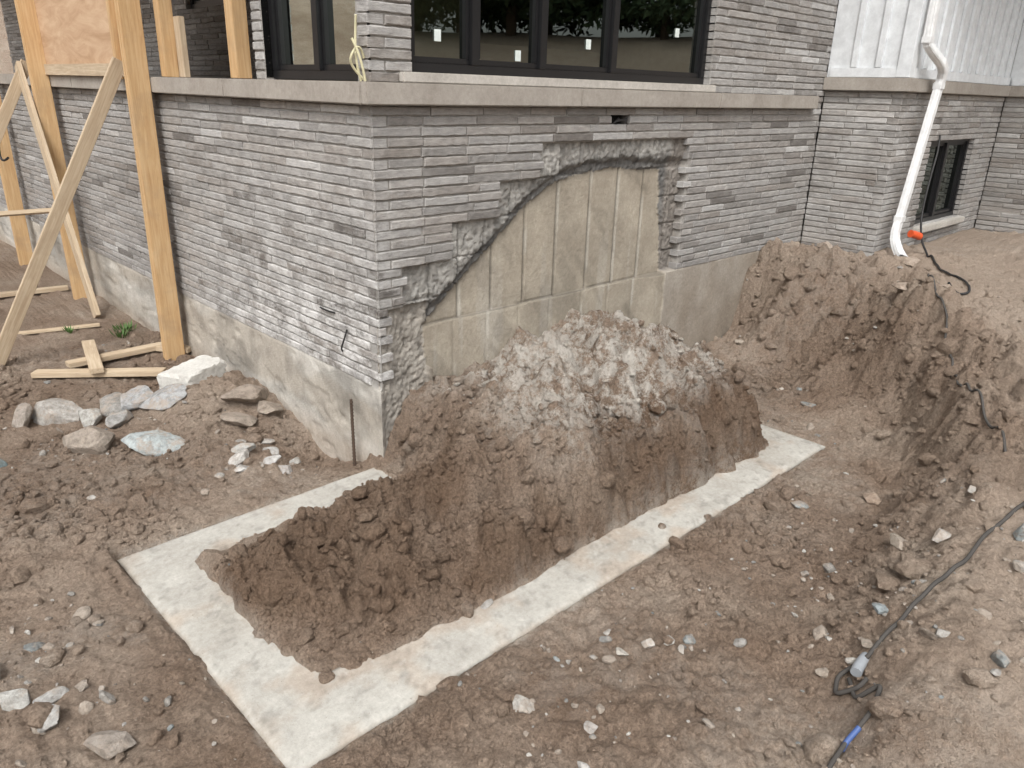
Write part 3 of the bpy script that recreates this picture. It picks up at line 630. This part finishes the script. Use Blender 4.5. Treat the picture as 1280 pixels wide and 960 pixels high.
beam('tie_b',(-1.7,5.25,.80),(-.1,4.93,.84),.038,.09,M_wood2,tb,(0,.3,1))
beam('stake_b',(-1.3,5.5,-.2),(-1.3,5.5,.95),.09,.038,M_wood,tb,hx)
beam('porch_post_a',(.06,2.50,2.021),(.06,2.46,3.97),.09,.09,M_wood,tb,hx); beam('porch_post_b',(.06,1.43,2.021),(.06,1.43,3.97),.09,.10,M_wood,tb,hx)
beam('porch_post_foot',(.12,2.40,2.021),(.12,2.40,2.4),.04,.09,M_wood2,tb,hx)
box('plywood_panel',-.062,-.044,2.90,5.3,2.03,4.0,M_ply,tb,.002)
beam('panel_strip',(-.075,2.9,2.06),(-.075,5.3,2.06),.02,.09,M_wood2,tb,hx)
beam('panel_stud',(-.085,3.06,2.0),(-.085,3.02,3.9),.038,.06,M_wood,tb,hx)
def gz(x,y): return float(H(x,y))
def plank(p0,p1,w=.09,t=.038,m=M_wood2,dz=.03,dz1=None):
    beam('lumber_plank',(p0[0],p0[1],gz(*p0)+dz),(p1[0],p1[1],gz(*p1)+(dz if dz1 is None else dz1)),w,t,m,None,(p1[1]-p0[1],-(p1[0]-p0[0]),0))
plank((-1.05,2.80),(-.36,2.20),dz=.035); plank((-.83,2.80),(-.06,2.84),dz=.05,m=M_wood2); plank((-.58,3.15),(-.74,2.42),dz=.085,m=M_wood2); plank((-.20,2.86),(.0,2.62),.1,.04,M_wood2,.05)
plank((-.95,5.5),(-.12,5.35)); plank((-1.0,4.0),(-.3,3.8),.06,.02,M_wood2,.02)
# ------------------------------------------------------------------ cables etc
def gl(pts,lift=.012):
    out=[]
    for i in range(len(pts)-1):
        a,b=np.array(pts[i]),np.array(pts[i+1]); n=max(2,int(np.hypot(*(b-a))/.06))
        for j in range(n):
            t=j/n; p=a+(b-a)*t; out.append((p[0],p[1],gz(p[0],p[1])+lift))
    return out
c1=empty('extension_cord')
tube('cord_far',gl([(1.75,-2.75),(1.42,-2.71),(1.1,-2.66),(.85,-2.66),(.55,-2.60),(.30,-2.56),(.22,-2.54)],.014),.008,M_rub2,c1)
tube('cord_near',gl([(.22,-2.54),(.12,-2.60),(.16,-2.66),(.05,-2.68),(-.08,-2.66),(-.19,-2.66),(-.4,-2.70),(-.63,-2.70),(-1.0,-2.85)],.014),.008,M_rub2,c1)
tube('tape',gl([(-.02,-2.672),(-.08,-2.66),(-.13,-2.66)],.015),.0095,M_blue,c1)
q=(.26,-2.55); tube('connector',[(q[0]-.05,q[1]-.01,gz(*q)+.03),(q[0]+.0,q[1],gz(*q)+.035),(q[0]+.06,q[1]+.0,gz(*q)+.028)],.02,M_plate,c1)
tube('connector_loop',gl([(.30,-2.56),(.22,-2.50),(.14,-2.53),(.16,-2.60),(.24,-2.60)],.018),.008,M_rub2,c1)
c2=empty('power_cable')
tube('hanging',[(5.62,-.68,1.72),(5.60,-.70,1.6),(5.5,-.72,1.45),(5.4,-.74,1.2),(5.35,-.76,1.0),(5.2,-.85,.84)]+gl([(5.1,-.95),(4.7,-1.2),(4.4,-1.5),(4.15,-1.6),(3.95,-1.45)],.015),.009,M_rub,c2)
tube('ground_run',gl([(4.7,-.95),(4.3,-1.0),(4.1,-1.25),(3.8,-1.4),(3.5,-1.5),(3.2,-1.75),(2.8,-1.95),(2.4,-2.15),(2.15,-2.35),(1.9,-2.5),(1.6,-2.7)],.014),.007,M_rub2,c2)
tube('orange_plug',[(4.93,-.84,.93),(4.98,-.86,.92),(5.04,-.88,.90)],.033,M_orange,c2)
rb=empty('rebar_dowel'); pts=[(-.05,.22,-.2),(-.055,.215,.1),(-.05,.225,.36)]; tube('bar',pts,.0085,M_rust,rb)
for i in range(22): tube('rib_%d'%i,[(-.052,.22,-.1+i*.021),(-.052,.22,-.095+i*.021)],.0105,M_rust,rb,False)
pt_=empty('plastic_tubing')
for nm,pt in (('tube_a',[(-.02,.04,2.02),(-.05,.03,2.10),(-.03,.06,2.20),(-.04,.03,2.30)]),('tube_b',[(.0,.03,2.02),(-.07,.05,2.08),(-.08,.02,2.14),(-.02,.03,2.18),(.0,.04,2.12)]),('tube_c',[(-.03,-.01,2.02),(-.05,-.02,2.12),(-.08,.01,2.2)])):
    tube(nm,pt,.006,M_cream,pt_)
tube('dangling_wire',[(-.22,6.3,2.4),(-.25,6.35,1.9),(-.22,6.5,1.5),(-.25,6.6,1.1),(-.2,6.4,1.2)],.012,M_rub)
vw=empty('vent_wires')
for i in range(5): tube('wire_%d'%i,[(1.82+.01*i,.0,1.82+.008*i),(1.88,-.008,1.85-.006*i),(1.95,-.004,1.82+.008*i)],.004,M_rub,vw)
tube('wall_wire_stub',[(-.006,.42,.81),(-.012,.50,.805),(-.008,.57,.81)],.005,M_rub)
tube('wall_hook',[(-.006,.30,.74),(-.022,.31,.68),(-.02,.35,.62),(-.006,.36,.60)],.005,M_rub)
V=[];F=[]; g=np.random.default_rng(4)
for cx_,cy_,n,s in ((-.16,3.6,45,.09),(-.25,3.45,25,.07),(-2.0,-.05,6,.03),(-.55,3.75,15,.05)):
    for i in range(n):
        a=g.random()*6.28; r=g.random()*s; b=np.array([cx_+r*math.cos(a),cy_+r*math.sin(a),0]); b[2]=gz(b[0],b[1])
        t=b+np.array([math.cos(a)*.03,math.sin(a)*.03,g.uniform(.02,.07)]); w_=np.array([-math.sin(a),math.cos(a),0])*.008
        k_=len(V); V+=[b-w_*.3,b+w_*.3,(b+t)/2+w_,t,(b+t)/2-w_]; F+=[(k_,k_+1,k_+2,k_+4),(k_+4,k_+2,k_+3)]
me=bpy.data.meshes.new('weeds'); me.from_pydata([tuple(v) for v in V],[],F); me.materials.append(M_plant); o=bpy.data.objects.new('weeds',me); col.objects.link(o)
# ------------------------------------------------------------------ trees (reflected in glass)
def tree_mesh(seed):
    g=np.random.default_rng(seed); V=[];F=[];mi=[]
    hgt=11
    for i in range(8):
        for j in range(8):
            r=.17*(1-i/8.5); V.append((r*math.cos(j*.785),r*math.sin(j*.785),i*hgt/7.5))
    for i in range(7):
        for j in range(8): F.append((i*8+j,i*8+(j+1)%8,(i+1)*8+(j+1)%8,(i+1)*8+j)); mi.append(0)
    for b in range(64):
        z=.7+(hgt-.7)*g.random()**1.3; L=(1-((z-.7)/(hgt-.3)))*2.7*g.uniform(.5,1.1)+.4; a=g.random()*6.28; d=np.array([math.cos(a),math.sin(a),g.uniform(-.05,.35)])
        k_=len(V); s0=np.array([0,0,z]); e=s0+d*L; sd_=np.array([-d[1],d[0],0])*.03
        V+=[tuple(s0-sd_),tuple(s0+sd_),tuple(e+sd_*.3),tuple(e-sd_*.3)]; F.append((k_,k_+1,k_+2,k_+3)); mi.append(0)
        for q in range(60):
            t=g.uniform(.1,1.05); c=s0+d*L*t+g.normal(size=3)*np.array([.26,.26,.17]); u=g.normal(size=3); u/=np.linalg.norm(u); v=np.cross(u,g.normal(size=3)); v/=np.linalg.norm(v)
            k_=len(V); V+=[tuple(c-u*.19),tuple(c+v*.07),tuple(c+u*.19),tuple(c-v*.07)]; F.append((k_,k_+1,k_+2,k_+3)); mi.append(1)
    me=bpy.data.meshes.new('pine_tree'); me.from_pydata(V,[],F); me.materials.append(M_bark); me.materials.append(M_leaf); me.polygons.foreach_set('material_index',mi); me.update(); return me
TM=[tree_mesh(1),tree_mesh(2),tree_mesh(3)]; g=np.random.default_rng(12)
spots=[(math.radians(a),r) for a,r in [(-95,26),(-82,27),(-72,25.5),(-64,27),(-56,25),(-49,26.5),(-43,25),(-36,27),(-30,25),(-22,26),(-14,26),(105,33),(118,29),(130,34),(142,29),(152,33),(163,30),(-110,33),(-125,29),(-145,33),(180,31),(-165,33),(-60,29),(-52,30),(-46,29),(-39,30),(-33,29),(-26,30),(125,40),(147,41)]]
for i,(a,r) in enumerate(spots):
    x_,y_=r*math.cos(a)+g.normal()*.8,r*math.sin(a)+g.normal()*.8
    o=bpy.data.objects.new('pine_tree',TM[i%3]); col.objects.link(o); s=g.uniform(.8,1.3); o.scale=(s,s,s); o.rotation_euler=(0,0,g.random()*6.28); o.location=(x_,y_,gz(x_,y_)-.3)
# ------------------------------------------------------------------ camera
cx,cy,hd,pt,rl,f=-2.1906,-3.2470,0.7962,0.3654,0.0280,960.8
Fv=Vector((math.cos(hd)*math.cos(pt),math.sin(hd)*math.cos(pt),-math.sin(pt))); R0=Vector((math.sin(hd),-math.cos(hd),0)); U0=R0.cross(Fv)
Rv=R0*math.cos(rl)+U0*math.sin(rl); Uv=Rv.cross(Fv)
cd=bpy.data.cameras.new('camera'); cam=bpy.data.objects.new('camera',cd); col.objects.link(cam)
M=Matrix((Rv,Uv,-Fv)).transposed().to_4x4(); M.translation=Vector((cx,cy,2.0)); cam.matrix_world=M
cd.sensor_width=36; cd.lens=f/1280*36; cd.clip_start=.05; cd.clip_end=1500
bpy.context.scene.camera=cam
# ------------------------------------------------------------------ light
w=bpy.data.worlds.new('World'); bpy.context.scene.world=w; w.use_nodes=True; t=w.node_tree
sk=t.nodes.new('ShaderNodeTexSky'); sk.sky_type='NISHITA'; sk.sun_disc=False
el,az=math.radians(52),math.atan2(-.60,-.75)
sk.sun_elevation=el; sk.sun_rotation=math.pi/2-az; sk.dust_density=4; sk.air_density=1.2
hs=t.nodes.new('ShaderNodeHueSaturation'); hs.inputs['Saturation'].default_value=.14; hs.inputs['Value'].default_value=1.75
bg=t.nodes['Background']; t.links.new(sk.outputs[0],hs.inputs['Color']); t.links.new(hs.outputs[0],bg.inputs[0]); bg.inputs[1].default_value=.15
sl=bpy.data.lights.new('sun','SUN'); sl.energy=1.5; sl.angle=math.radians(16); sl.color=(1,.975,.945); so=bpy.data.objects.new('sun',sl); col.objects.link(so)
dirv=Vector((math.cos(az)*math.cos(el),math.sin(az)*math.cos(el),math.sin(el))); so.rotation_euler=dirv.to_track_quat('Z','Y').to_euler(); so.location=dirv*20
sc=bpy.context.scene; sc.view_settings.view_transform='Standard'; sc.view_settings.look='None'; sc.view_settings.exposure=0
